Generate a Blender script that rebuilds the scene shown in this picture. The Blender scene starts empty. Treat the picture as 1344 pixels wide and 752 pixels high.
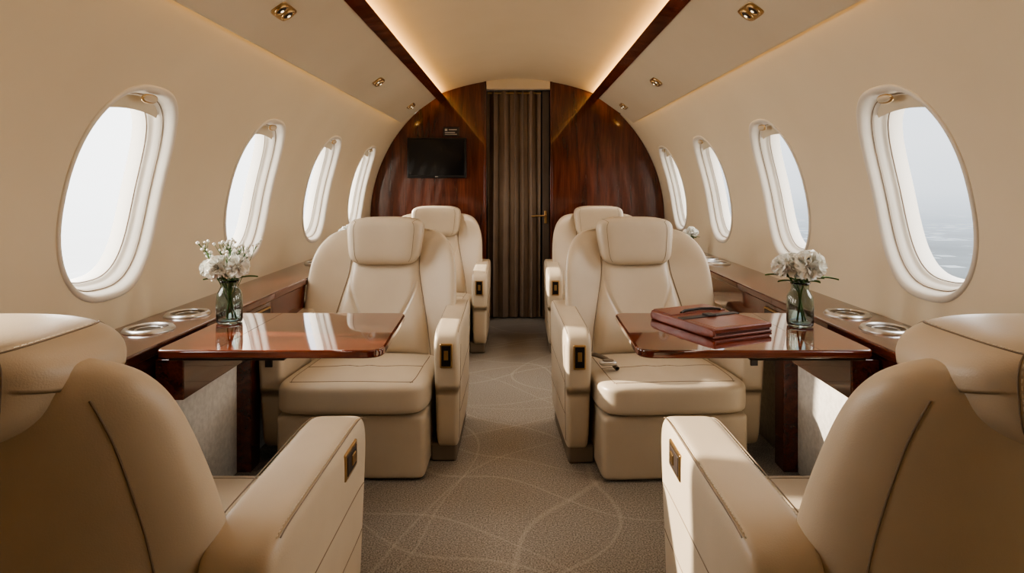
import bpy, bmesh, math, random
from mathutils import Vector, Matrix, noise
random.seed(7)
S = bpy.context.scene
COL = S.collection
F = 800.0
H = 1.07

# ------------------------------------------------------------------ materials
def lin(c):
    r = []
    for v in c[:3]:
        v = v/255.0
        r.append(v/12.92 if v <= 0.04045 else ((v+0.055)/1.055)**2.4)
    return (r[0], r[1], r[2], 1)

def base_mat(name, col, rough=0.5, metal=0.0, **kw):
    m = bpy.data.materials.new(name); m.use_nodes = True
    nt = m.node_tree; b = nt.nodes['Principled BSDF']
    b.inputs['Base Color'].default_value = lin(col)
    b.inputs['Roughness'].default_value = rough
    b.inputs['Metallic'].default_value = metal
    for k, v in kw.items():
        b.inputs[k.replace('_', ' ')].default_value = v
    return m

def N(nt, t, **kw):
    n = nt.nodes.new(t)
    for k, v in kw.items(): setattr(n, k, v)
    return n

def noisy(name, c1, c2, rough, scale, bump=0.1, bscale=None, dist=0.002, **kw):
    m = base_mat(name, c1, rough, **kw)
    nt = m.node_tree; b = nt.nodes['Principled BSDF']
    tc = N(nt, 'ShaderNodeTexCoord')
    n1 = N(nt, 'ShaderNodeTexNoise'); n1.inputs['Scale'].default_value = scale; n1.inputs['Detail'].default_value = 4
    r = N(nt, 'ShaderNodeValToRGB')
    r.color_ramp.elements[0].color = lin(c1); r.color_ramp.elements[1].color = lin(c2)
    r.color_ramp.elements[0].position = .35; r.color_ramp.elements[1].position = .65
    nt.links.new(tc.outputs['Object'], n1.inputs['Vector'])
    nt.links.new(n1.outputs['Fac'], r.inputs['Fac'])
    nt.links.new(r.outputs['Color'], b.inputs['Base Color'])
    if bump:
        n2 = N(nt, 'ShaderNodeTexNoise'); n2.inputs['Scale'].default_value = bscale or scale; n2.inputs['Detail'].default_value = 3
        bp = N(nt, 'ShaderNodeBump'); bp.inputs['Strength'].default_value = bump; bp.inputs['Distance'].default_value = dist
        nt.links.new(tc.outputs['Object'], n2.inputs['Vector'])
        nt.links.new(n2.outputs['Fac'], bp.inputs['Height'])
        nt.links.new(bp.outputs['Normal'], b.inputs['Normal'])
    return m

def wood(name, axis, c=((38, 14, 9), (74, 30, 18), (112, 54, 33)), rough=0.12, dens=1.0, coat=.7):
    m = base_mat(name, c[1], rough)
    nt = m.node_tree; b = nt.nodes['Principled BSDF']
    b.inputs['Coat Weight'].default_value = coat
    b.inputs['Coat Roughness'].default_value = 0.03
    tc = N(nt, 'ShaderNodeTexCoord'); mp = N(nt, 'ShaderNodeMapping')
    sc = [9*dens, 9*dens, 9*dens]; sc[axis] = 0.8*dens
    mp.inputs['Scale'].default_value = sc
    n1 = N(nt, 'ShaderNodeTexNoise'); n1.inputs['Scale'].default_value = 2.2; n1.inputs['Detail'].default_value = 8
    n1.inputs['Roughness'].default_value = 0.62; n1.inputs['Distortion'].default_value = 0.8
    mp2 = N(nt, 'ShaderNodeMapping'); sc2 = [90, 90, 90]; sc2[axis] = 3
    mp2.inputs['Scale'].default_value = sc2
    n2 = N(nt, 'ShaderNodeTexNoise'); n2.inputs['Scale'].default_value = 2; n2.inputs['Detail'].default_value = 3
    mx = N(nt, 'ShaderNodeMath', operation='MULTIPLY_ADD'); mx.inputs[1].default_value = 0.35
    sub = N(nt, 'ShaderNodeMath', operation='SUBTRACT'); sub.inputs[1].default_value = 0.175
    r = N(nt, 'ShaderNodeValToRGB'); e = r.color_ramp.elements
    e[0].color = lin(c[0]); e[0].position = .3; e[1].color = lin(c[2]); e[1].position = .72
    k = e.new(.5); k.color = lin(c[1])
    L = nt.links
    L.new(tc.outputs['Object'], mp.inputs['Vector']); L.new(mp.outputs[0], n1.inputs['Vector'])
    L.new(tc.outputs['Object'], mp2.inputs['Vector']); L.new(mp2.outputs[0], n2.inputs['Vector'])
    L.new(n2.outputs['Fac'], mx.inputs[0]); L.new(n1.outputs['Fac'], mx.inputs[2])
    L.new(mx.outputs[0], sub.inputs[0]); L.new(sub.outputs[0], r.inputs['Fac'])
    L.new(r.outputs['Color'], b.inputs['Base Color'])
    return m

def emis(name, col, st):
    m = bpy.data.materials.new(name); m.use_nodes = True
    nt = m.node_tree; nt.nodes.clear()
    e = N(nt, 'ShaderNodeEmission'); o = N(nt, 'ShaderNodeOutputMaterial')
    e.inputs[0].default_value = lin(col); e.inputs[1].default_value = st
    nt.links.new(e.outputs[0], o.inputs[0]); return m

M_WALL = noisy('wall_cream', (208, 195, 170), (212, 199, 174), 0.55, 3, 0.04, 300)
M_CEIL = noisy('ceiling_cream', (200, 183, 154), (204, 187, 158), 0.5, 3, 0.03, 300)
M_PSU = noisy('panel_cream', (196, 181, 156), (200, 185, 160), 0.42, 3, 0.03, 300)
M_DADO = noisy('dado_fabric', (204, 198, 188), (220, 214, 204), 0.9, 60, 0.35, 260)
M_LEA = noisy('leather_cream', (190, 175, 153), (198, 183, 161), 0.38, 5, 0.2, 420, 0.0015)
M_LEAD = noisy('leather_seam', (120, 104, 86), (128, 112, 94), 0.6, 8, 0)
M_STI = base_mat('stitch_thread', (212, 200, 180), 0.7)
M_BASE = noisy('seat_plinth', (110, 98, 84), (118, 106, 92), 0.6, 8, 0)
M_WY = wood('mahogany_y', 1, c=((42, 17, 12), (80, 35, 24), (112, 56, 40)))
M_WX = wood('mahogany_table', 0, c=((56, 21, 14), (98, 42, 28), (138, 72, 51)), rough=0.06, coat=1.0)
M_WZ = wood('mahogany_z', 2, c=((52, 22, 15), (82, 39, 27), (108, 57, 40)), rough=0.16, coat=.6)
M_BRASS = base_mat('brass', (190, 160, 116), 0.28, 1.0)
M_CHROME = base_mat('brushed_steel', (205, 202, 198), 0.3, 1.0)
M_BLACK = base_mat('black_plastic', (16, 15, 15), 0.3)
M_DARK = base_mat('dark_recess', (46, 36, 30), 0.5)
M_CUP = base_mat('cup_steel', (112, 106, 100), 0.35, 1.0)
M_SCREEN = base_mat('screen_glass', (14, 14, 17), 0.08)
M_FRAME = noisy('window_frame_white', (208, 200, 186), (212, 204, 190), 0.45, 4, 0)
M_GREEN = noisy('leaf_green', (56, 92, 44), (88, 124, 62), 0.5, 40, 0)
M_PETAL = noisy('petal_white', (240, 238, 228), (250, 250, 244), 0.6, 30, 0)
M_BOOK = noisy('book_leather', (106, 52, 37), (130, 69, 50), 0.3, 12, 0.3, 200)
M_PAGES = base_mat('book_stitching', (160, 108, 84), 0.6)
M_PG = base_mat('book_inner', (84, 42, 32), 0.6)
M_STRAP = base_mat('black_strap', (38, 30, 28), 0.45)
M_CURT = noisy('curtain_fabric', (118, 101, 86), (126, 109, 93), 0.8, 6, 0.15, 500)
M_DOOR = noisy('door_panel_brown', (84, 71, 60), (92, 79, 68), 0.5, 6, 0)
M_LED = emis('led_warm', (255, 199, 120), 20)
M_LED2 = emis('led_warm_side', (255, 202, 126), 14)
M_SPOT = emis('spot_lens', (255, 228, 185), 2.0)
M_SIGN = base_mat('sign_plate', (44, 34, 30), 0.4)
M_SIGNT = base_mat('sign_text', (190, 180, 165), 0.5)

M_GLASS = base_mat('vase_glass', (205, 218, 213), 0.02)
M_GLASS.node_tree.nodes['Principled BSDF'].inputs['Transmission Weight'].default_value = 1
M_GLASS.node_tree.nodes['Principled BSDF'].inputs['IOR'].default_value = 1.4

def pane_mat():
    m = bpy.data.materials.new('window_glass'); m.use_nodes = True
    nt = m.node_tree; nt.nodes.clear()
    t = N(nt, 'ShaderNodeBsdfTransparent'); g = N(nt, 'ShaderNodeBsdfGlossy'); g.inputs['Roughness'].default_value = 0.02
    mx = N(nt, 'ShaderNodeMixShader'); mx.inputs[0].default_value = 0.03
    o = N(nt, 'ShaderNodeOutputMaterial')
    nt.links.new(t.outputs[0], mx.inputs[1]); nt.links.new(g.outputs[0], mx.inputs[2]); nt.links.new(mx.outputs[0], o.inputs[0])
    return m
M_PANE = pane_mat()

def carpet_mat():
    m = base_mat('carpet', (150, 136, 118), 0.95)
    nt = m.node_tree; b = nt.nodes['Principled BSDF']; L = nt.links
    tc = N(nt, 'ShaderNodeTexCoord')
    fib = N(nt, 'ShaderNodeTexNoise'); fib.inputs['Scale'].default_value = 210; fib.inputs['Detail'].default_value = 3
    r0 = N(nt, 'ShaderNodeValToRGB'); e = r0.color_ramp.elements
    e[0].color = lin((116, 108, 98)); e[0].position = .34; e[1].color = lin((190, 181, 168)); e[1].position = .68
    L.new(tc.outputs['Object'], fib.inputs['Vector']); L.new(fib.outputs['Fac'], r0.inputs['Fac'])
    prev = r0.outputs['Color']
    for i, (cx, cy, rot, dd) in enumerate(((.9, 1.2, 0, .25), (-1.0, 2.3, 1, .3), (.7, 3.6, 2, .25), (-.6, .2, 0, .3))):
        mp = N(nt, 'ShaderNodeMapping'); mp.inputs['Location'].default_value = (-cx, -cy, 0)
        nzz = N(nt, 'ShaderNodeTexNoise'); nzz.inputs['Scale'].default_value = 1.3+.2*i; nzz.inputs['Detail'].default_value = 0
        L.new(tc.outputs['Object'], mp.inputs['Vector']); L.new(mp.outputs[0], nzz.inputs['Vector'])
        ln = N(nt, 'ShaderNodeVectorMath', operation='LENGTH'); L.new(mp.outputs[0], ln.inputs[0])
        ad = N(nt, 'ShaderNodeMath', operation='MULTIPLY_ADD'); ad.inputs[1].default_value = dd*2
        L.new(nzz.outputs['Fac'], ad.inputs[0]); L.new(ln.outputs['Value'], ad.inputs[2])
        pg = N(nt, 'ShaderNodeMath', operation='PINGPONG'); pg.inputs[1].default_value = .17+.03*i
        L.new(ad.outputs[0], pg.inputs[0])
        mr = N(nt, 'ShaderNodeMapRange'); mr.inputs[1].default_value = .002; mr.inputs[2].default_value = .008; mr.inputs[3].default_value = .22; mr.inputs[4].default_value = 0
        L.new(pg.outputs[0], mr.inputs[0])
        mx = N(nt, 'ShaderNodeMix', data_type='RGBA')
        mx.inputs[7].default_value = lin((212, 203, 190))
        L.new(mr.outputs[0], mx.inputs[0]); L.new(prev, mx.inputs[6]); prev = mx.outputs[2]
    L.new(prev, b.inputs['Base Color'])
    bp = N(nt, 'ShaderNodeBump'); bp.inputs['Strength'].default_value = 0.7; bp.inputs['Distance'].default_value = 0.004
    L.new(fib.outputs['Fac'], bp.inputs['Height']); L.new(bp.outputs['Normal'], b.inputs['Normal'])
    return m
M_CARPET = carpet_mat()

# ------------------------------------------------------------------ helpers
def obj(name, me, mat=None, parent=None, smooth=True):
    o = bpy.data.objects.new(name, me); COL.objects.link(o)
    if mat is not None:
        for mm in (mat if isinstance(mat, (list, tuple)) else [mat]): me.materials.append(mm)
    if smooth:
        for p in me.polygons: p.use_smooth = True
    if parent: o.parent = parent
    return o

def pydata(name, v, f, mat=None, parent=None, smooth=True, merge=False, fixn=True):
    me = bpy.data.meshes.new(name); me.from_pydata([tuple(a) for a in v], [], f)
    if merge or fixn:
        bm = bmesh.new(); bm.from_mesh(me)
        if merge: bmesh.ops.remove_doubles(bm, verts=bm.verts, dist=1e-5)
        if fixn: bmesh.ops.recalc_face_normals(bm, faces=bm.faces)
        bm.to_mesh(me); bm.free()
    return obj(name, me, mat, parent, smooth)

def empty(name, loc=(0, 0, 0), rz=0.0):
    e = bpy.data.objects.new(name, None); COL.objects.link(e)
    e.location = loc; e.rotation_euler = (0, 0, rz); e.empty_display_size = .1
    return e

def grid(name, fn, nu, nv, mat, parent=None, closeu=False, merge=False):
    v = []; f = []
    for j in range(nv):
        for i in range(nu):
            v.append(fn(i/(nu if closeu else nu-1), j/(nv-1)))
    for j in range(nv-1):
        for i in range(nu if closeu else nu-1):
            a = j*nu+i; b = j*nu+(i+1) % nu
            f.append((a, b, b+nu, a+nu))
    return pydata(name, v, f, mat, parent, True, merge)

def bevel(o, w, seg=3):
    m = o.modifiers.new('bevel', 'BEVEL'); m.width = w; m.segments = seg; m.limit_method = 'ANGLE'; m.harden_normals = True
    return o

def box(name, x0, x1, y0, y1, z0, z1, mat, parent=None, bw=0.004, seg=3):
    v = [(x, y, z) for z in (z0, z1) for y in (y0, y1) for x in (x0, x1)]
    f = [(0, 2, 3, 1), (4, 5, 7, 6), (0, 1, 5, 4), (2, 6, 7, 3), (0, 4, 6, 2), (1, 3, 7, 5)]
    o = pydata(name, v, f, mat, parent)
    if bw: bevel(o, bw, seg)
    return o

def prism(name, prof, y0, y1, mat, parent=None, bw=0.0, s=1):
    n = len(prof)
    v = [(s*p[0], y0, p[1]) for p in prof]+[(s*p[0], y1, p[1]) for p in prof]
    f = [tuple(range(n)), tuple(range(2*n-1, n-1, -1))]+[(i, i+n, (i+1) % n+n, (i+1) % n) for i in range(n)]
    o = pydata(name, v, f, mat, parent, smooth=bool(bw))
    if bw: bevel(o, bw, 3)
    return o

class Puff:
    """superellipsoid cushion: c is centre, h half sizes, p squareness, d a deform function"""
    def __init__(s, c, h, p=6, d=None):
        s.c = Vector(c); s.h = h; s.p = p; s.d = d
    def pt(s, q):
        x, y, z = q
        k = (abs(x)**s.p+abs(y)**s.p+abs(z)**s.p)**(-1.0/s.p)
        v = Vector((x*k*s.h[0], y*k*s.h[1], z*k*s.h[2]))
        if s.d: v = Vector(s.d(v))
        return v+s.c
    def mesh(s, name, mat, parent=None, n=14):
        v = []; f = []
        def w(t): return math.tan(t*math.pi/4)*0.55+t*0.45
        for ax in range(3):
            for sg in (-1, 1):
                o = len(v)
                for j in range(n+1):
                    for i in range(n+1):
                        a = w(-1+2*i/n); b = w(-1+2*j/n)
                        a = math.sin(a*math.pi/2)*.6+a*.4; b = math.sin(b*math.pi/2)*.6+b*.4
                        q = [0, 0, 0]; q[ax] = sg; q[(ax+1) % 3] = a; q[(ax+2) % 3] = b
                        v.append(s.pt(q))
                for j in range(n):
                    for i in range(n):
                        k = o+j*(n+1)+i
                        f.append((k, k+1, k+n+2, k+n+1))
        return pydata(name, v, f, mat, parent, True, merge=True)

def tube(name, paths, r, mat, parent=None, cyclic=False, res=2):
    cu = bpy.data.curves.new(name, 'CURVE'); cu.dimensions = '3D'; cu.bevel_depth = r; cu.bevel_resolution = res
    if not isinstance(paths[0][0], (list, tuple, Vector)): paths = [paths]
    for pts in paths:
        sp = cu.splines.new('POLY'); sp.points.add(len(pts)-1)
        for i, p in enumerate(pts): sp.points[i].co = (p[0], p[1], p[2], 1)
        sp.use_cyclic_u = cyclic
    o = bpy.data.objects.new(name, cu); COL.objects.link(o); cu.materials.append(mat)
    if parent: o.parent = parent
    return o

def stitches(name, pts, parent, step=0.0085, ln=0.0055, r=0.0010, lift=(0, 0, 0)):
    pts = [Vector(p)+Vector(lift) for p in pts]
    v = []; f = []
    acc = 0
    for a, b in zip(pts, pts[1:]):
        L = (b-a).length
        if L < 1e-6: continue
        d = (b-a)/L
        u = d.orthogonal().normalized(); w = d.cross(u)
        while acc < L:
            p = a+d*acc; q = p+d*ln; o = len(v)
            for e in (p, q):
                for k in range(4):
                    an = k*math.pi/2
                    v.append(e+u*math.cos(an)*r+w*math.sin(an)*r)
            for k in range(4):
                f.append((o+k, o+(k+1) % 4, o+4+(k+1) % 4, o+4+k))
            f.append((o, o+1, o+2, o+3)); f.append((o+4, o+5, o+6, o+7))
            acc += step
        acc -= L
    return pydata(name, v, f, M_STI, parent)

def _lathe(name, prof, mat, parent, seg, loc):
    v = []; f = []
    for r, z in prof:
        for i in range(seg):
            a = 2*math.pi*i/seg
            v.append((loc[0]+r*math.cos(a), loc[1]+r*math.sin(a), loc[2]+z))
    for j in range(len(prof)-1):
        for i in range(seg):
            a = j*seg+i; b = j*seg+(i+1) % seg
            f.append((a, b, b+seg, a+seg))
    return pydata(name, v, f, mat, parent, True, merge=True)

def crom(keys, t):
    n = len(keys)
    if t <= keys[0][0]: return keys[0][1]
    if t >= keys[-1][0]: return keys[-1][1]
    for i in range(n-1):
        if keys[i][0] <= t <= keys[i+1][0]: break
    def sl(k):
        if k == 0 or k == n-1:
            a, b = (0, 1) if k == 0 else (n-2, n-1)
            return (keys[b][1]-keys[a][1])/(keys[b][0]-keys[a][0])
        return (keys[k+1][1]-keys[k-1][1])/(keys[k+1][0]-keys[k-1][0])
    h = keys[i+1][0]-keys[i][0]; s = (t-keys[i][0])/h
    m0, m1 = sl(i)*h, sl(i+1)*h
    return (2*s**3-3*s**2+1)*keys[i][1]+(s**3-2*s*s+s)*m0+(-2*s**3+3*s*s)*keys[i+1][1]+(s**3-s*s)*m1

# ------------------------------------------------------------------ shell
R = 1.16; ZC = 0.80
YA, YB = -2.185, 4.80
def Xw(z):
    if z >= ZC: return math.sqrt(max(0.0, R*R-(z-ZC)**2))
    return R-0.08*((ZC-z)/ZC)**2
WZ = 1.047; WH = 0.286; WWD = 0.202; CELL = 0.435
ZL, ZU = 0.657, 1.437
WINS = [1.73+0.87*k for k in range(-4, 4)]

def oval(t, k=1.0):
    n = 2.6
    c, s = math.cos(t), math.sin(t)
    return (math.copysign(abs(c)**(2/n), c)*WWD*k, math.copysign(abs(s)**(2/n), s)*(WH*k+(0 if k >= 1 else (1-k)*WH*.25)))

def build_wall(s, name):
    v = []; f = []
    def P(y, z): return (s*Xw(z), y, z)
    def strip(z0, z1, nz, y0, y1, ny):
        o = len(v)
        for j in range(nz+1):
            for i in range(ny+1):
                v.append(P(y0+(y1-y0)*i/ny, z0+(z1-z0)*j/nz))
        for j in range(nz):
            for i in range(ny):
                a = o+j*(ny+1)+i; f.append((a, a+1, a+ny+2, a+ny+1))
    strip(0, ZL, 10, YA, 4.98, 16); strip(ZU, 1.63, 10, YA, 4.98, 16)
    strip(ZL, ZU, 24, 4.775, 4.98, 2)
    NT = 96
    for yc in WINS:
        zc0 = WZ
        rings = [0, .03, .08, .16, .28, .42, .58, .74, .88, 1]
        o = len(v)
        for rr in rings:
            for i in range(NT):
                t = 2*math.pi*(i+0.5)/NT
                ey, ez = oval(t)
                c, sn = math.cos(t), math.sin(t)
                ry, rz = CELL, (ZU-ZL)/2
                kk = min(ry/abs(c) if abs(c) > 1e-9 else 1e9, rz/abs(sn) if abs(sn) > 1e-9 else 1e9)
                oy, oz = c*kk, sn*kk
                y = yc+ey*(1-rr)+oy*rr; z = zc0+ez*(1-rr)+oz*rr
                v.append(P(y, z))
        for j in range(len(rings)-1):
            for i in range(NT):
                a = o+j*NT+i; b = o+j*NT+(i+1) % NT
                f.append((a, b, b+NT, a+NT))
        ca = math.atan2((ZU-ZL)/2, CELL)
        for ang, cy, cz_ in ((ca, CELL, .39), (math.pi-ca, -CELL, .39), (math.pi+ca, -CELL, -.39), (2*math.pi-ca, CELL, -.39)):
            i = int(math.floor(ang/(2*math.pi/NT)-0.5)) % NT
            a = o+(len(rings)-1)*NT+i; b = o+(len(rings)-1)*NT+(i+1) % NT
            v.append(P(yc+cy, zc0+cz_)); f.append((a, b, len(v)-1))
    o = len(v)
    for x, z in ((Xw(1.63), 1.63), (.86, 1.66), (.86, 2.02), (0, 2.02)):
        v.append((s*x, YA, z)); v.append((s*x, 4.98, z))
    for k in range(3): f.append((o+2*k, o+2*k+1, o+2*k+3, o+2*k+2))
    return pydata(name, v, f, M_WALL)
build_wall(-1, 'wall_left'); build_wall(1, 'wall_right')

box('floor', -1.14, 1.14, YA, 4.98, -0.04, 0, M_CARPET, bw=0)
box('wall_front', -1.2, 1.2, 4.98, 5.02, -0.04, 2.05, M_DARK, bw=0)
box('wall_back', -1.2, 1.2, YA-0.04, YA, -0.04, 2.05, M_WALL, bw=0)

# windows
NX, NZ = math.cos(0.22), math.sin(0.22)
wn = 0
for s in (-1, 1):
    for yc in WINS:
        wn += 1
        e = empty('window_%d' % wn, (s*1.13, yc, WZ))
        def Q(t, k, off, s=s, yc=yc):
            y, z = oval(t, k)
            zz = WZ+z
            return (s*(Xw(zz)+off*NX)-s*1.13, y, z+off*NZ*0.6)
        prof = [(1.065, .004), (1.06, -.003), (1.04, -.006), (1.01, -.005), (.99, .003), (.975, .014), (.965, .026), (.945, .030), (.935, .033), (.922, .046), (.91, .056), (.885, .059), (.878, .064), (.87, .080), (.87, .11)]
        NT = 72
        grid('frame', lambda u, v: Q(2*math.pi*u, *prof[int(round(v*(len(prof)-1)))]), NT, len(prof), M_FRAME, e, closeu=True)
        tube('frame_gap', [[Q(2*math.pi*i/NT, .955, .0275) for i in range(NT)]], .0012, M_LEAD, e, cyclic=True)
        tube('glass_gasket', [[Q(2*math.pi*i/NT, .876, .066) for i in range(NT)]], .0018, M_LEAD, e, cyclic=True)
        vv = [Q(2*math.pi*i/NT, .875, .086) for i in range(NT)]
        pydata('glass_pane', vv+[Q(0, 0, .086)], [(i, (i+1) % NT, NT) for i in range(NT)], M_PANE, e)
        closed_to_dim = yc < .5  # out-of-view rear shades, shut to block daylight and darken near seat backs
        zt = .222 if not closed_to_dim else -.27
        sh = []
        for i in range(NT+1):
            t = -math.pi/2*.999+2*math.pi*i/NT*.999
            y, z = oval(t, .93)
            if z > zt: sh.append(t)
        ys = abs(oval(sh[0], .93)[0])+1e-6
        pts = [Q(t, .93, .038) for t in sh]
        lo = []
        for i in range(len(sh)):
            y = oval(sh[i], .93)[0]
            z = zt+0.012*(1-min(1, abs(y/ys))**2)
            lo.append((s*(Xw(WZ+z)+.038*NX)-s*1.13, y, z+.038*NZ*.6))
        n = len(pts)
        if closed_to_dim:
            pydata('shade', pts, [tuple(range(n))], M_WALL, e)
        else:
            pydata('shade', pts+lo, [(i, i+1, n+i+1, n+i) for i in range(n-1)], M_WALL, e)
        hx = s*(Xw(WZ+.268)+.004)-s*1.13
        def tilt(v, s=s):
            return (v.x-s*v.z*0.4, v.y, v.z)
        Puff((hx, .0, .268), (.006, .036, .013), 2.4, tilt).mesh('shade_pull_rim', M_BRASS, e, 8)
        Puff((hx-s*.003, .0, .268), (.006, .031, .0095), 2.4, tilt).mesh('shade_pull', M_PSU, e, 8)

# ceiling
def cz(x): return 1.905-0.12*(x/0.62)**2
grid('ceiling', lambda u, v: ((-0.62+1.24*u), YA+(4.98-YA)*v, cz(-0.62+1.24*u)), 33, 3, M_CEIL)
for s, nm in ((-1, 'left'), (1, 'right')):
    prism('trim_wood_%s' % nm, [(.598, 1.708), (.560, 1.752), (.570, 1.760), (.612, 1.718)], YA, 4.80, M_WY, s=s)
    prism('ceiling_panel_%s' % nm, [(.600, 1.712), (.855, 1.532), (.862, 1.532), (.868, 1.54), (.862, 1.556), (.62, 1.735)], YA, 4.50, M_PSU, s=s, bw=.003)
    prism('cove_light_%s' % nm, [(.585, 1.762), (.60, 1.762), (.60, 1.752), (.585, 1.752)], YA, 4.78, M_LED, s=s)
    prism('sidewall_light_%s' % nm, [(.835, 1.585), (.85, 1.585), (.85, 1.572), (.835, 1.572)], YA, 4.48, M_LED2, s=s)

for s in (-1, 1):
    for yy in (-0.6, 0.62, 1.92, 3.23, 4.22):
        x = .735; z = 1.712-(x-.6)*(.18/.255)
        e = empty('recessed_spotlight', (s*x, yy, z))
        ang = math.atan2(.18, .255)
        e.rotation_euler = (0, s*ang, 0)
        def ring(r0, r1, h, nm, mat, cx, cy, rx=1.0):
            o = _lathe(nm, [(r0, 0.002), (r0, -h), ((r0+r1)/2, -h*1.5), (r1, -h), (r1, 0.002)], mat, e, 24, (0, 0, 0))
            o.location = (cx, cy, 0); o.scale = (rx, 1, 1); return o
        o = Puff((0, 0, -.001), (.030, .058, .003), 5).mesh('bezel_plate', M_BRASS, e, 10)
        for dy in (-.027, .027):
            ring(.016, .024, .006, 'bezel', M_BRASS, 0, dy)
            Puff((0, dy, -.004), (.016, .016, .006), 2).mesh('eyeball', M_DARK, e, 8)
            Puff((0, dy, -.009), (.006, .006, .003), 2).mesh('lens', M_SPOT, e, 6)

# ------------------------------------------------------------------ bulkhead
def arch_panel(name, x0, x1, y0, y1, z1=1.93, mat=M_WZ, n=40):
    top = []
    for i in range(n+1):
        x = x0+(x1-x0)*i/n
        r = R-0.003
        z = ZC+math.sqrt(max(0, r*r-x*x)) if abs(x) < r else ZC
        top.append((x, min(z, z1, cz(x)+.01 if abs(x) < .6 else 9)))
    if abs(x0) > 1: side = [(-Xw(z)+.003, z) for z in (0, .2, .4, .6, .8)]; prof = [(x1, 0)] + side + top[1:]
    else: side = [(Xw(z)-.003, z) for z in (.8, .6, .4, .2, 0)]; prof = top[:-1]+side+[(x0, 0)]
    return prism(name, prof, y0, y1, mat)
arch_panel('bulkhead_left', -(R-.0031), -.247, 4.80, 4.84, n=120)
arch_panel('bulkhead_right', .272, R-.0031, 4.80, 4.84, n=120)
box('door_header', -.244, .258, 4.785, 4.85, 1.825, 1.915, M_PSU, bw=.004)
box('trim_door_left', -.262, -.244, 4.785, 4.86, 0, 1.90, M_WZ, bw=.003)
box('trim_door_right', .258, .276, 4.785, 4.86, 0, 1.90, M_WZ, bw=.003)
cur = empty('curtain', (0, 4.90, 0))
def curt(u, v):
    x = -.242+.425*u
    z = 0.01+1.815*v
    ph = u*2*math.pi*5.5+0.7*math.sin(u*9)+0.25*math.sin(v*5+u*4)
    a = .026*(0.75+.25*math.sin(u*23))
    return (x+.006*math.sin(ph*2), a*math.sin(ph)+.005*math.sin(ph*2.3+v*2), z)
grid('fabric', curt, 260, 14, M_CURT, cur)
tube('rail', [[(-.24, 0.0, 1.81), (.19, 0, 1.81)]], .008, M_BRASS, cur)
dr = empty('door_1', (0, 4.90, 0))
box('door_leaf', .20, .256, -.03, .0, .005, 1.822, M_DOOR, dr, .004)
box('handle_plate', .214, .236, -.040, -.028, .765, .865, M_BRASS, dr, .003)
tube('handle_lever', [[(.225, -.04, .827), (.225, -.065, .827), (.21, -.072, .827), (.18, -.072, .827), (.11, -.070, .823)]], .007, M_BRASS, dr)

tv = empty('wall_monitor', (-.63, 4.80, 1.283))
box('housing', -.23, .23, -.045, 0, -.157, .157, M_BLACK, tv, .006)
box('screen', -.216, .216, -.048, -.04, -.135, .145, M_SCREEN, tv, .001)
box('badge', -.012, .012, -.0475, -.044, -.149, -.145, M_SIGNT, tv, 0)
sg = empty('wall_sign', (-.52, 4.80, 1.49))
box('plate', -.064, .064, -.008, 0, -.036, .036, M_SIGN, sg, .002)
box('pictogram', -.05, -.03, -.0095, -.007, .006, .024, M_SIGNT, sg, 0)
for i, (a, b, z) in enumerate(((-.02, .045, .016), (-.05, .03, -.006), (-.05, .045, -.020))):
    box('text_line', a, b, -.0095, -.007, z-.003, z+.003, M_SIGNT, sg, 0)

# ------------------------------------------------------------------ side ledges, dado
for s, nm in ((-1, 'left'), (1, 'right')):
    def sx(a, b): return (min(s*a, s*b), max(s*a, s*b))
    dz = box('wall_dado_%s' % nm, *sx(1.045, 1.07), 1.05, 4.79, 0.0, .60, M_DADO, bw=0)
    L = empty('side_ledge', (0, 0, 0))
    prof = [(.935, .632), (.94, .626), (1.162, .626), (1.162, .656), (.94, .656), (.935, .652)]
    prism('top', prof, 1.05, 4.79, M_WY, L, bw=.002, s=s)
    prism('fascia', [(.945, .495), (.962, .495), (.962, .627), (.945, .627)], 1.05, 4.79, M_WY, L, bw=.002, s=s)
    prism('soffit', [(.955, .497), (1.06, .497), (1.06, .51), (.955, .51)], 1.05, 4.79, M_WY, L, s=s)
    box('pilaster', *sx(.992, 1.05), 2.27, 2.35, 0.0, .497, M_WY, L, .003)
    box('socket_plate', *sx(.938, .946), 2.19, 2.32, .565, .61, M_BRASS, L, .002)
    box('socket', *sx(.935, .942), 2.2, 2.31, .572, .603, M_DARK, L, .001)
    for yy in (1.745, 1.95, 3.22, 3.40):
        c = empty('cup_holder', (s*1.055, yy, .6565))
        _lathe('rim', [(.050, -.0002), (.050, .006), (.055, .010), (.063, .008), (.068, .001), (.068, -.0002)], M_CHROME, c, 40, (0, 0, 0))
        _lathe('cup', [(.0, .0012), (.044, .0012), (.0505, .006)], M_CUP, c, 40, (0, 0, 0))
        _lathe('inner_ring', [(.030, .0015), (.030, .003), (.036, .003), (.036, .0015)], M_CHROME, c, 40, (0, 0, 0))

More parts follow.
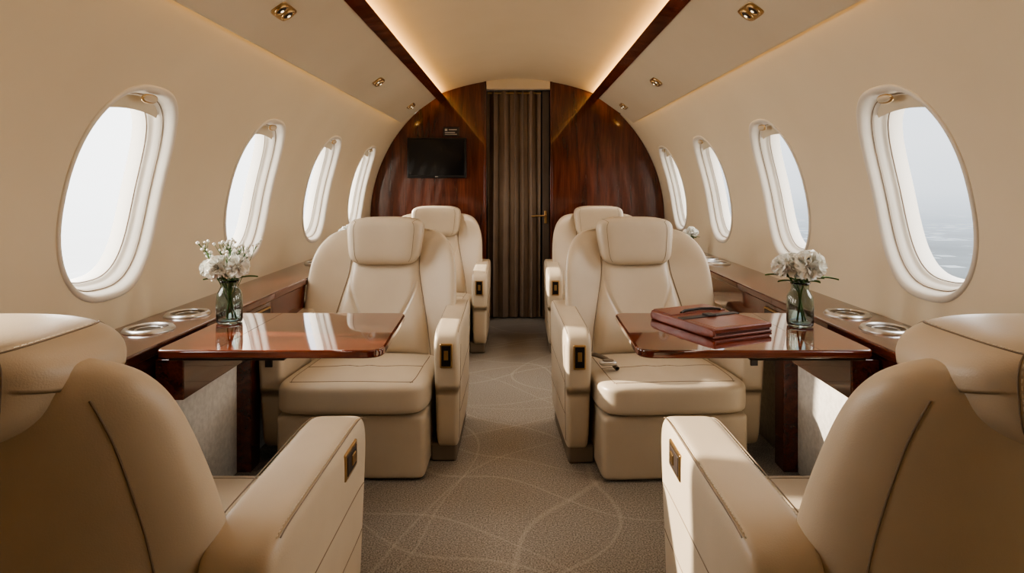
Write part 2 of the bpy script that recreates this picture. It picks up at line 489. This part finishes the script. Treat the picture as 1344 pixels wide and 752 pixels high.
# ------------------------------------------------------------------ tables
def make_table(s, xin_n, xin_f, xo):
    t = empty('folding_table', (0, 0, 0))
    y0, y1, z0, z1 = 1.515, 1.965, .638, .659
    def rp(pts, rad, seg=8):
        out = []; n = len(pts)
        for i in range(n):
            p = Vector(pts[i]); a = Vector(pts[i-1]); b = Vector(pts[(i+1) % n])
            r = rad[i]
            if r == 0: out.append(tuple(p)); continue
            d1 = (a-p).normalized(); d2 = (b-p).normalized()
            p1 = p+d1*r; p2 = p+d2*r
            for k in range(seg+1):
                q = k/seg
                out.append(tuple((1-q)**2*p1+2*q*(1-q)*p+q*q*p2))
        return out
    def slab(name, pts, za, zb, mat, bw):
        n = len(pts)
        v = [(x, y, za) for x, y in pts]+[(x, y, zb) for x, y in pts]
        f = [tuple(range(n)), tuple(range(2*n-1, n-1, -1))]+[(i, (i+1) % n, (i+1) % n+n, i+n) for i in range(n)]
        o = pydata(name, v, f, mat, t)
        bevel(o, bw, 4)
    slab('table_top', rp([(s*xin_n, y0), (s*xin_f, y1), (s*xo, y1), (s*xo, y0)], [.05, .035, .02, .03]), z0, z1, M_WX, .006)
    tube('leaf_joint', [[(s*.755, y0+.006, z1-.0004), (s*.755, y1-.006, z1-.0004)]], .0008, M_DARK, t)
    box('underframe', min(s*.60, s*.90), max(s*.60, s*.90), 1.57, 1.91, .617, .639, M_DARK, t, .004)
    box('support_arm', min(s*.86, s*.934), max(s*.86, s*.934), 1.57, 1.91, .515, .62, M_WY, t, .004)
make_table(-1, .335, .358, .905)
make_table(1, .300, .312, .892)

# ------------------------------------------------------------------ seats
def make_seat(cx, yf, facing, aisle, cfg, belt=False, swivel=0.0):
    """local frame: seat faces -Y, front edge at y=0"""
    e = empty('airplane_seat', (cx, yf, 0), (0 if facing < 0 else math.pi)+swivel)
    bw, hw = cfg['bw'], cfg['hw']
    close = cfg.get('close', False)
    box('plinth', -.20, .20, .10, .60, 0, .06, M_BASE, e, .01)
    if aisle > 0: box('arm_plinth', .27, .37, .16, .60, 0, .07, M_BASE, e, .01)
    else: box('arm_plinth', -.37, -.27, .16, .60, 0, .07, M_BASE, e, .01)
    lb = Puff((0, .285, .121), (.270, .287, .115), 24)
    lb.mesh('seat_base', M_LEA, e, 22)
    def cd(v):
        y = v.y
        z = v.z
        if z > 0:
            z += .016*(1-(v.x/.275)**2)*(1-((y)/.28)**2)
            z += .0022*math.sin(v.x*42+6*y+2*math.sin(v.x*17))*math.exp(-((y+.02)/.14)**2)
        z -= .030*(y+.27)/.54
        return (v.x, y, z)
    cu = Puff((0, .256, .297), (.277, .283, .060), 7, cd)
    cu.mesh('cushion', M_LEA, e, 30)
    sl = []
    for xx in (-.86, .86):
        sl.append([cu.pt((xx, b/20, 1)) for b in range(-19, 14)])
    sl.append([cu.pt((a/20*.99, -.90, 1)) for a in range(-18, 19)])
    sl.append([cu.pt((a/14*.86, -.1-.12*(1-(a/14)**2), 1)) for a in range(-14, 15)])
    tube('cushion_piping', sl, .0014, M_LEAD, e)
    for sd in (-1, 1):
        ais = (sd == aisle)
        a0, a1, atop = (cfg['arm'] if ais else cfg['oarm'])
        hx = (a1-a0)/2; hz = (atop-.05)/2
        def ad(v, sd=sd, hx=hx, hz=hz):
            k = (v.z+hz)/(2*hz)
            fr = max(0.0, -v.y/.28)
            nx = v.x*(0.80+.20*k)
            ny = v.y+ .040*(1-k)*fr
            nz = v.z + (0.02*(v.y/.28) if v.z > 0 and not close else 0) - .012*(fr**6)*(1 if v.z > 0 else 0)
            return (nx, ny, nz)
        ar = Puff((sd*(a0+a1)/2, .375, .05+hz), (hx, .28, hz), 9, ad)
        ar.mesh('armrest_aisle' if ais else 'armrest_wall', M_LEA, e, 22)
        if ais:
            lines = []
            for h in ((.42, .0) if close else (.18, -.42)):
                lines.append([ar.pt((sd, b/20, h)) for b in range(-18, 19)])
            if not close: lines.append([ar.pt((sd, -.86, h/20)) for h in range(-18, 17)])
            tube('armrest_seam', lines, .0013, M_LEAD, e)
            for xx in (-.80, .80):
                ptsn = [ar.pt((xx, b/24, 1)) for b in range(-21, 22)]
                if close:
                    stitches('armrest_stitching', ptsn, e, lift=(0, 0, .0002), r=.0008)
                    tube('armrest_piping', [[p+Vector((math.copysign(.006, xx), 0, -.0002)) for p in ptsn]], .0012, M_LEAD, e)
                else:
                    tube('armrest_piping', [ptsn], .0011, M_LEAD, e)
            if close:
                c = ar.pt((sd, -.42, .80)); X = c.x
                a, b = sorted((X-sd*.006, X+sd*.003))
                box('control_plate', a, b, c.y-.042, c.y+.042, c.z-.027, c.z+.027, M_BRASS, e, .003)
                a, b = sorted((X-sd*.004, X+sd*.0045))
                box('control_recess', a, b, c.y-.033, c.y+.033, c.z-.020, c.z+.020, M_DARK, e, .002)
                a, b = sorted((X-sd*.004, X+sd*.007))
                box('control_button', a, b, c.y-.02, c.y+.004, c.z-.011, c.z+.011, M_BRASS, e, .002)
            else:
                c = ar.pt((0, -1, .68)); c.x = sd*(a0+a1)/2
                box('control_plate', c.x-.024, c.x+.024, c.y-.004, c.y+.006, c.z-.046, c.z+.046, M_BRASS, e, .004)
                box('control_recess', c.x-.018, c.x+.018, c.y-.0055, c.y+.002, c.z-.039, c.z+.039, M_BLACK, e, .002)
                box('control_button', c.x-.008, c.x+.008, c.y-.008, c.y-.003, c.z-.015, c.z+.02, M_BRASS, e, .001)
        else:
            c = ar.pt((0, -1, .68)); c.x = sd*(a0+a1)/2
            if not close:
                box('control_recess', c.x-.014, c.x+.014, c.y-.004, c.y+.002, c.z-.03, c.z+.03, M_DARK, e, .002)
    k = bw/.35
    WK = [(0, .30*k), (.15, .335*k), (.35, .35*k), (.6, .350*k), (.74, .343*k), (.84, .326*k), (.91, .300*k), (.96, .262*k), (.985, .21*k), (1.0, .12*k)]
    if close: WK = [(0, .26), (.2, .292), (.4, .296), (.6, .288), (.8, .268), (.88, .256), (.93, .242), (.965, .222), (.988, .185), (1.0, .125)]
    TK = [(0, .075), (.3, .085), (.6, .075), (.8, .064), (.92, .054), (1, .022)]
    ztop = cfg.get('ztop', .872)
    def z_(v): return .24+(ztop-.24)*v
    def yc_(v): return .565+.165*v-.02*math.sin(v*math.pi)
    wing = cfg['wing']; mm = 3.4
    def wv_(q, v): return wing*(q**2.6)*(1-max(0, (v-.75)/.25)**2*.6)
    def back(u, v):
        t = 2*math.pi*u
        w = crom(WK, v); th = crom(TK, v)
        c, s2 = math.cos(t), math.sin(t)
        x = math.copysign(abs(c)**(2/mm), c)*w
        d = math.copysign(abs(s2)**(2/2.6), s2)*th
        q = abs(x)/w
        return Vector((x, yc_(v)+d-wv_(q, v), z_(v)))
    v = []; f = []; nu, nv = 72, 56
    for j in range(nv):
        vv = 1-(1-j/(nv-1))**1.8
        for i in range(nu): v.append(back(i/nu, vv))
    for j in range(nv-1):
        for i in range(nu):
            a = j*nu+i; b = j*nu+(i+1) % nu
            f.append((a, b, b+nu, a+nu))
    f.append(tuple(range(nu))); f.append(tuple(range((nv-1)*nu, nv*nu)))
    pydata('backrest_shell', v, f, M_LEA, e)
    def surf(x, vv, front=True):
        w = crom(WK, vv); th = crom(TK, vv)
        q = min(.999, abs(x)/w)
        c = q**(mm/2); s2 = math.sqrt(max(0, 1-c*c))
        d = (s2**(2/2.6))*th*(-1 if front else 1)
        return Vector((x, yc_(vv)+d-wv_(q, vv), z_(vv)))
    def wp(vv): return crom([(0, .235), (.3, .215), (.55, .190), (.8, .165), (1, .160)], (vv-.12)/.7)*min(1, k*1.02)
    def pad(u, w2):
        vv = .12+.68*w2
        un = 2*u-1
        x = un*wp(vv)
        p = surf(x, vv, True)
        ed = (1-abs(un)**9)*(1-abs(2*w2-1)**10)
        b = .040*ed-.008
        b += .018*math.exp(-((w2-.28)/.22)**2)*ed
        tt = min(1, max(0, (w2-.12)/.75))
        gx = .03+.125*math.sin(tt*math.pi/2)**1.3
        g = math.exp(-((abs(x)-gx)/.007)**2)*(1 if w2 > .12 else 0)
        b -= .010*g*ed
        p.y -= b
        return p
    grid('backrest_pad', pad, 80, 60, M_LEA, e)
    pl = []
    for sd in (-1, 1):
        pl.append([surf(sd*(wp(.12+.68*w)+.001), .12+.68*w, True)+Vector((0, .0005, 0)) for w in [i/30 for i in range(31)]])
    tube('backrest_piping', pl, .0022, M_LEAD, e)
    for sd in (-1, 1):
        pts = []
        for i in range(50):
            vv = .04+.88*i/49
            pts.append(surf(sd*crom(WK, vv)*.80, vv, False))
        tube('rear_seam', [pts], .0016, M_LEAD, e)
        if close:
            stitches('rear_stitching', [p+Vector((-sd*.007, .0008, 0)) for p in pts], e, r=.0009)
    hd, hz = cfg['hd'], cfg['hz']
    drop = cfg.get('drop', 0)
    def hdm(v):
        kz = v.z/hz
        qx = (v.x/hw)**2
        x = v.x*(1+.07*kz)
        y = v.y+.10*v.z*1.0 - .020*qx
        y += -.012*(1-qx) * (1 if v.y < 0 else -.3)
        z = v.z+.006*(1-qx)*(1 if v.z > 0 else 0)
        if v.z < 0: z -= drop*(1-qx)*(-kz)
        if close and v.z > 0: z -= .02*qx*qx
        return (x, y, z)
    hr = Puff((0, cfg['hy'], cfg['hzc']), (hw, hd, hz), cfg.get('hp', 5), hdm)
    hr.mesh('headrest', M_LEA, e, 22)
    for sd in (-1, 1):
        def lp(a, m=15):
            return [hr.pt((a, -1, q/m)) for q in range(-m, m+1)]+[hr.pt((a, q/m, 1)) for q in range(-m, m+1)]+[hr.pt((a, 1, -q/m)) for q in range(-m, m+1)]
        if close:
            tube('headrest_seam', [lp(.83*sd)], .0013, M_LEAD, e)
            stitches('headrest_stitching', lp(.80*sd), e, r=.0008)
        else:
            tube('headrest_piping', [lp(.86*sd)], .0010, M_LEAD, e)
    if belt:
        pts = [(-.25, .36, .385), (-.235, .30, .395), (-.21, .24, .398), (-.19, .19, .390), (-.18, .16, .380)]
        tube('seat_belt', [[(x, y, z-.018) for x, y, z in pts]], .009, M_BASE, e)
        Puff((-.215, .17, .384), (.034, .022, .010), 3).mesh('belt_buckle', M_CHROME, e, 8)
        Puff((-.215, .166, .393), (.022, .013, .005), 3).mesh('belt_buckle_latch', M_BASE, e, 8)
    return e

cfgA = dict(bw=.332, hw=.168, hd=.062, hz=.105, hy=.625, hzc=.812, wing=.12, arm=(.282, .39, .535), oarm=(.282, .385, .52))
cfg0 = dict(bw=.268, hw=.172, hd=.106, hz=.058, hy=.705, hzc=.826, wing=.035, arm=(.268, .393, .566), oarm=(.272, .308, .46), close=True, ztop=.850, drop=.03, hp=3.8)
make_seat(-.605, 2.20, -1, 1, cfgA)
make_seat(.575, 2.20, -1, -1, cfgA, belt=True, swivel=.06)
make_seat(-.575, 3.72, -1, 1, cfgA)
make_seat(.575, 3.72, -1, -1, cfgA)
make_seat(-.73, 1.50, 1, -1, cfg0)
make_seat(.712, 1.50, 1, 1, cfg0)

# ------------------------------------------------------------------ portfolio
bk = empty('leather_portfolio', (.562, 1.79, .6595), math.radians(24))
hx, hy, zt_ = .103, .140, .027
box('cover_bottom', -hx, hx, -hy, hy, 0, .007, M_BOOK, bk, .0028)
box('inner_block', -hx+.004, hx-.004, -hy+.004, hy-.004, .004, zt_-.004, M_PG, bk, .003)
box('cover_top', -hx, hx, -hy, hy, zt_-.0145, zt_, M_BOOK, bk, .0045)
Puff((-hx+.002, 0, zt_/2), (.008, hy-.001, zt_/2), 5).mesh('spine', M_BOOK, bk, 8)
box('flap', -hx+.006, hx-.0, .045, hy-.004, zt_-.001, zt_+.003, M_BOOK, bk, .0015)
box('strap', -.104, .106, -.012, .012, zt_-.001, zt_+.0022, M_STRAP, bk, .001)
box('strap_side', .1025, .1055, -.012, .012, 0.001, zt_+.001, M_STRAP, bk, .0005)
tube('handle_cord', [[(-.06, .05, .031), (-.04, .060, .034), (.02, .064, .035), (.06, .056, .034), (.085, .045, .031)]], .004, M_STRAP, bk)
box('clasp', -.012, .016, -.016, .016, zt_+.001, zt_+.006, M_STRAP, bk, .002)
tube('cover_stitch', [[(-.088, -.128, zt_+.0002), (.090, -.128, zt_+.0002), (.090, .036, zt_+.0002), (-.088, .036, zt_+.0002)]], .0007, M_PAGES, bk, cyclic=True)

# ------------------------------------------------------------------ flower vases
def petal(v, f, c, d, r, w, rnd):
    d = d.normalized(); u = d.orthogonal().normalized()
    u.rotate(Matrix.Rotation(rnd.random()*6.28, 3, d)); n = d.cross(u)
    o = len(v); A, B = 5, 5
    for j in range(B):
        q = j/(B-1)
        for i in range(A):
            p = (i/(A-1)-.5)*2
            ww = w*(.25+.75*q)
            pos = c+d*(r*(.25+.75*q*(1-.12*p*p)))+u*(p*ww)
            pos += n*(.28*r*q*q*(1-.4*p*p)+.05*r*q*math.sin(p*7+rnd.random()*1.5))
            v.append(pos)
    for j in range(B-1):
        for i in range(A-1):
            a = o+j*A+i; f.append((a, a+1, a+A+1, a+A))

def flower_head(name, c, r, parent, rnd, up=Vector((0, 0, 1)), cnt=120):
    v = []; f = []; c = Vector(c)
    for i in range(cnt):
        z = 1-1.55*(i+.5)/cnt
        a = i*2.399963
        q = math.sqrt(max(0, 1-z*z))
        d = Vector((q*math.cos(a), q*math.sin(a), z))
        d = up.to_track_quat('Z', 'Y') @ d
        petal(v, f, c, d, r*(.95+.08*rnd.random()), r*.30, rnd)
    return pydata(name, v, f, M_PETAL, parent, True, fixn=False)

def leaf(name, p, d, ln, w, parent, droop=.3):
    p = Vector(p); d = Vector(d).normalized(); sd = d.cross(Vector((0, 0, 1))).normalized()
    def fn(u, t):
        x = (2*u-1)*w*math.sin(math.pi*min(1, t**.8))**.9
        return p+d*ln*t+sd*x+Vector((0, 0, -droop*ln*t*t+abs(2*u-1)*w*.35))
    return grid(name, fn, 5, 12, M_GREEN, parent)

def make_vase(x, y, z, sc=1.0, heads=(), sprigs=0, leaves=(), seed=1):
    rnd = random.Random(seed)
    e = empty('flower_vase', (x, y, z)); e.scale = (sc, sc, sc)
    prof = [(0, 0), (.030, 0), (.0355, .003), (.037, .012), (.0375, .06), (.0355, .085), (.028, .100), (.0245, .108), (.025, .120), (.0285, .127),
            (.0265, .127), (.0228, .119), (.0225, .108), (.026, .099), (.0335, .084), (.0352, .06), (.0347, .012), (.031, .006), (0, .006)]
    _lathe('glass', prof, M_GLASS, e, 48, (0, 0, 0))
    stems = []
    for i, (hx, hy, hz, r) in enumerate(heads):
        stems.append([(-hx*.35, -hy*.35, .010), (0+hx*.15, hy*.15, .10), (hx*.6, hy*.6, (.10+hz)/2), (hx, hy, hz-.3*r)])
        flower_head('bloom', (hx, hy, hz), r, e, rnd, Vector((hx*2, hy*2-.1, 1)).normalized())
    tube('stems', stems, .0028, M_GREEN, e)
    if sprigs:
        st = []
        bm = bmesh.new()
        for i in range(sprigs):
            a = rnd.random()*6.28; rr = .02+rnd.random()*.07
            tip = Vector((math.cos(a)*rr+rnd.uniform(-.01, .01), math.sin(a)*rr*.6, .205+rnd.random()*.04))
            mid = tip*.6+Vector((0, 0, .02))
            st.append([(0, 0, .05), tuple(mid), tuple(tip)])
            for k in range(5):
                q = tip+Vector((rnd.uniform(-.014, .014), rnd.uniform(-.012, .012), rnd.uniform(-.012, .012)))
                st.append([tuple(mid.lerp(tip, .6)), tuple(q)])
                mt = Matrix.Translation(q)
                bmesh.ops.create_icosphere(bm, subdivisions=1, radius=rnd.uniform(.0035, .0055), matrix=mt)
        me = bpy.data.meshes.new('sprig_blossoms'); bm.to_mesh(me); bm.free()
        obj('sprig_blossoms', me, M_PETAL, e)
        tube('sprig_stems', st, .0008, M_GREEN, e)
    for i, (p, d, ln, w) in enumerate(leaves):
        leaf('leaf', p, d, ln, w, e)
    return e

lv = [((0, 0, .12), (1, .2, .5), .09, .011), ((0, 0, .12), (-1, -.2, .45), .08, .011), ((.01, -.01, .125), (.4, -1, .5), .06, .013), ((-.01, 0, .125), (-.5, -.9, .6), .06, .014), ((0, 0, .12), (.7, .5, .9), .07, .010)]
make_vase(-.862, 1.825, .6595, 1.0,
          [(-.020, -.02, .163, .040), (.032, -.02, .168, .036), (-.064, .01, .160, .028), (.005, .03, .183, .026)], 16, lv, 3)
make_vase(.828, 1.785, .6595, 1.0,
          [(.018, -.015, .174, .048), (-.046, 0, .172, .036), (-.010, .03, .180, .030)], 0,
          lv+[((.01, 0, .13), (1, -.1, .35), .105, .012), ((-.01, 0, .13), (-1, .1, .5), .10, .011)], 5)
make_vase(-1.03, 3.66, .6565, .75, [(.03, 0, .165, .036), (-.03, 0, .17, .034), (.0, -.02, .19, .034)], 6, lv, 8)
make_vase(1.04, 3.66, .6565, .75, [(-.03, 0, .165, .036), (.03, 0, .17, .034), (.0, -.02, .19, .034)], 0, lv, 9)

# ------------------------------------------------------------------ lights
def area(name, loc, rot, sx_, sy_, en, col):
    l = bpy.data.lights.new(name, 'AREA'); l.shape = 'RECTANGLE'; l.size = sx_; l.size_y = sy_; l.energy = en; l.color = col
    o = bpy.data.objects.new(name, l); COL.objects.link(o); o.location = loc; o.rotation_euler = rot; return o
sun = bpy.data.lights.new('sun', 'SUN'); sun.energy = 14.0; sun.angle = 0.02; sun.color = (1, .88, .72)
so = bpy.data.objects.new('sun', sun); COL.objects.link(so)
so.rotation_euler = Vector((1, -.28, -.38)).to_track_quat('-Z', 'Y').to_euler()
so.location = (-5, 3, 4)
for s in (-1, 1):
    for yy in (-.6, .62, 1.92, 3.23, 4.22):
        l = bpy.data.lights.new('downlight', 'SPOT'); l.energy = {-.6: 2, .62: 2, 1.92: 4, 3.23: 7, 4.22: 10}[yy]; l.spot_size = 1.8; l.spot_blend = .8; l.color = (1, .87, .72); l.shadow_soft_size = .03
        o = bpy.data.objects.new('downlight', l); COL.objects.link(o)
        o.location = (s*.725, yy, 1.59)
        o.rotation_euler = Vector((-s*.35, .25, -1)).to_track_quat('-Z', 'Y').to_euler()
    for yc in WINS:
        if yc < .5: continue
        d = Vector((-s, 0, -.12))
        o = area('window_daylight', (s*1.34, yc, WZ+.03), d.to_track_quat('-Z', 'Y').to_euler(), .42, .6, 7.5 if s < 0 else 5.5, (1.0, .965, .92))
for yy, en in ((1.4, 1.5), (3.2, 2.5)):
    area('cabin_fill_light', (0, yy, 1.885), (0, 0, 0), .5, 1.2, en, (1, .89, .76))  # unseen fill lights added to brighten the cabin, no such ceiling fixture

# ------------------------------------------------------------------ world
w = bpy.data.worlds.new('World'); S.world = w; w.use_nodes = True
nt = w.node_tree; nt.nodes.clear(); L = nt.links
tc = N(nt, 'ShaderNodeTexCoord'); sp = N(nt, 'ShaderNodeSeparateXYZ'); L.new(tc.outputs['Generated'], sp.inputs[0])
ramp = N(nt, 'ShaderNodeValToRGB'); e = ramp.color_ramp.elements
mr = N(nt, 'ShaderNodeMapRange'); mr.inputs[1].default_value = -1; mr.inputs[2].default_value = 1
L.new(sp.outputs['Z'], mr.inputs[0]); L.new(mr.outputs[0], ramp.inputs['Fac'])
e[0].position = 0; e[0].color = (.10, .11, .10, 1)
e[1].position = 1; e[1].color = (.62, .76, .95, 1)
for p, c in ((.36, (.17, .19, .18, 1)), (.43, (.24, .265, .27, 1)), (.455, (.33, .365, .39, 1)), (.478, (.48, .53, .58, 1)), (.497, (.66, .71, .76, 1)), (.53, (.78, .82, .86, 1)), (.60, (.78, .85, .94, 1))):
    q = e.new(p); q.color = c
dv = N(nt, 'ShaderNodeMath', operation='MINIMUM'); dv.inputs[1].default_value = -.01; L.new(sp.outputs['Z'], dv.inputs[0])
vd = N(nt, 'ShaderNodeVectorMath', operation='DIVIDE'); L.new(tc.outputs['Generated'], vd.inputs[0])
cb = N(nt, 'ShaderNodeCombineXYZ')
for i in range(3): L.new(dv.outputs[0], cb.inputs[i])
L.new(cb.outputs[0], vd.inputs[1])
# terrain patches (fields / woods) and clusters of pale buildings
nz = N(nt, 'ShaderNodeTexNoise'); nz.inputs['Scale'].default_value = .45; nz.inputs['Detail'].default_value = 4; nz.inputs['Roughness'].default_value = .55
L.new(vd.outputs[0], nz.inputs['Vector'])
vo = N(nt, 'ShaderNodeTexVoronoi'); vo.inputs['Scale'].default_value = 3.2; vo.distance = 'CHEBYCHEV'
L.new(vd.outputs[0], vo.inputs['Vector'])
vsep = N(nt, 'ShaderNodeSeparateColor'); L.new(vo.outputs['Color'], vsep.inputs[0])
core = N(nt, 'ShaderNodeMath', operation='LESS_THAN'); core.inputs[1].default_value = .34; L.new(vo.outputs['Distance'], core.inputs[0])
cm = N(nt, 'ShaderNodeMapRange'); cm.inputs[1].default_value = .44; cm.inputs[2].default_value = .54; cm.inputs[3].default_value = 0; cm.inputs[4].default_value = 1
L.new(nz.outputs['Fac'], cm.inputs[0])
gt = N(nt, 'ShaderNodeMath', operation='GREATER_THAN'); gt.inputs[1].default_value = .45; L.new(vsep.outputs[0], gt.inputs[0])
ct = N(nt, 'ShaderNodeMath', operation='MULTIPLY'); L.new(cm.outputs[0], ct.inputs[0]); L.new(gt.outputs[0], ct.inputs[1])
ct2 = N(nt, 'ShaderNodeMath', operation='MULTIPLY'); L.new(ct.outputs[0], ct2.inputs[0]); L.new(core.outputs[0], ct2.inputs[1])
base = N(nt, 'ShaderNodeMapRange'); base.inputs[1].default_value = .3; base.inputs[2].default_value = .7; base.inputs[3].default_value = .70; base.inputs[4].default_value = 1.15
L.new(nz.outputs['Fac'], base.inputs[0])
nr = N(nt, 'ShaderNodeMath', operation='MULTIPLY_ADD'); nr.inputs[1].default_value = 1.1
L.new(ct2.outputs[0], nr.inputs[0]); L.new(base.outputs[0], nr.inputs[2])
gm = N(nt, 'ShaderNodeMapRange'); gm.inputs[1].default_value = -.03; gm.inputs[2].default_value = -.11; gm.inputs[3].default_value = 0; gm.inputs[4].default_value = 1
L.new(sp.outputs['Z'], gm.inputs[0])
mixf = N(nt, 'ShaderNodeMix', data_type='FLOAT'); L.new(gm.outputs[0], mixf.inputs[0]); mixf.inputs[2].default_value = 1.0; L.new(nr.outputs[0], mixf.inputs[3])
hzn = N(nt, 'ShaderNodeVectorMath', operation='DOT_PRODUCT'); hzn.inputs[1].default_value = Vector((-1, .25, .1)).normalized()
L.new(tc.outputs['Generated'], hzn.inputs[0])
# sun-side haze whitens the view on the sunny side
hm = N(nt, 'ShaderNodeMapRange'); hm.inputs[1].default_value = -.1; hm.inputs[2].default_value = .7; hm.inputs[3].default_value = 0; hm.inputs[4].default_value = 1
L.new(hzn.outputs['Value'], hm.inputs[0])
m1 = N(nt, 'ShaderNodeVectorMath', operation='SCALE'); L.new(ramp.outputs['Color'], m1.inputs[0]); L.new(mixf.outputs[0], m1.inputs['Scale'])
hmx = N(nt, 'ShaderNodeMath', operation='MULTIPLY'); hmx.inputs[1].default_value = .72; L.new(hm.outputs[0], hmx.inputs[0])
mxc = N(nt, 'ShaderNodeMix', data_type='RGBA'); L.new(hmx.outputs[0], mxc.inputs[0]); L.new(m1.outputs[0], mxc.inputs[6]); mxc.inputs[7].default_value = (1, 1, .98, 1)
st = N(nt, 'ShaderNodeMath', operation='MULTIPLY_ADD'); st.inputs[1].default_value = 1.4; st.inputs[2].default_value = 1.9
L.new(hm.outputs[0], st.inputs[0])
bg = N(nt, 'ShaderNodeBackground'); L.new(mxc.outputs[2], bg.inputs['Color']); L.new(st.outputs[0], bg.inputs['Strength'])
out = N(nt, 'ShaderNodeOutputWorld'); L.new(bg.outputs[0], out.inputs[0])

# ------------------------------------------------------------------ camera
cam = bpy.data.cameras.new('camera'); co = bpy.data.objects.new('camera', cam); COL.objects.link(co)
co.location = (0, 0, H); co.rotation_euler = (math.pi/2, 0, 0)
cam.sensor_width = 36; cam.lens = F/1344*36
cam.shift_x = -7/1344; cam.shift_y = -133/1344
cam.clip_start = .02
S.camera = co
S.view_settings.view_transform = 'AgX'
try: S.view_settings.look = 'AgX - Medium High Contrast'
except Exception: pass
S.view_settings.exposure = 0.05
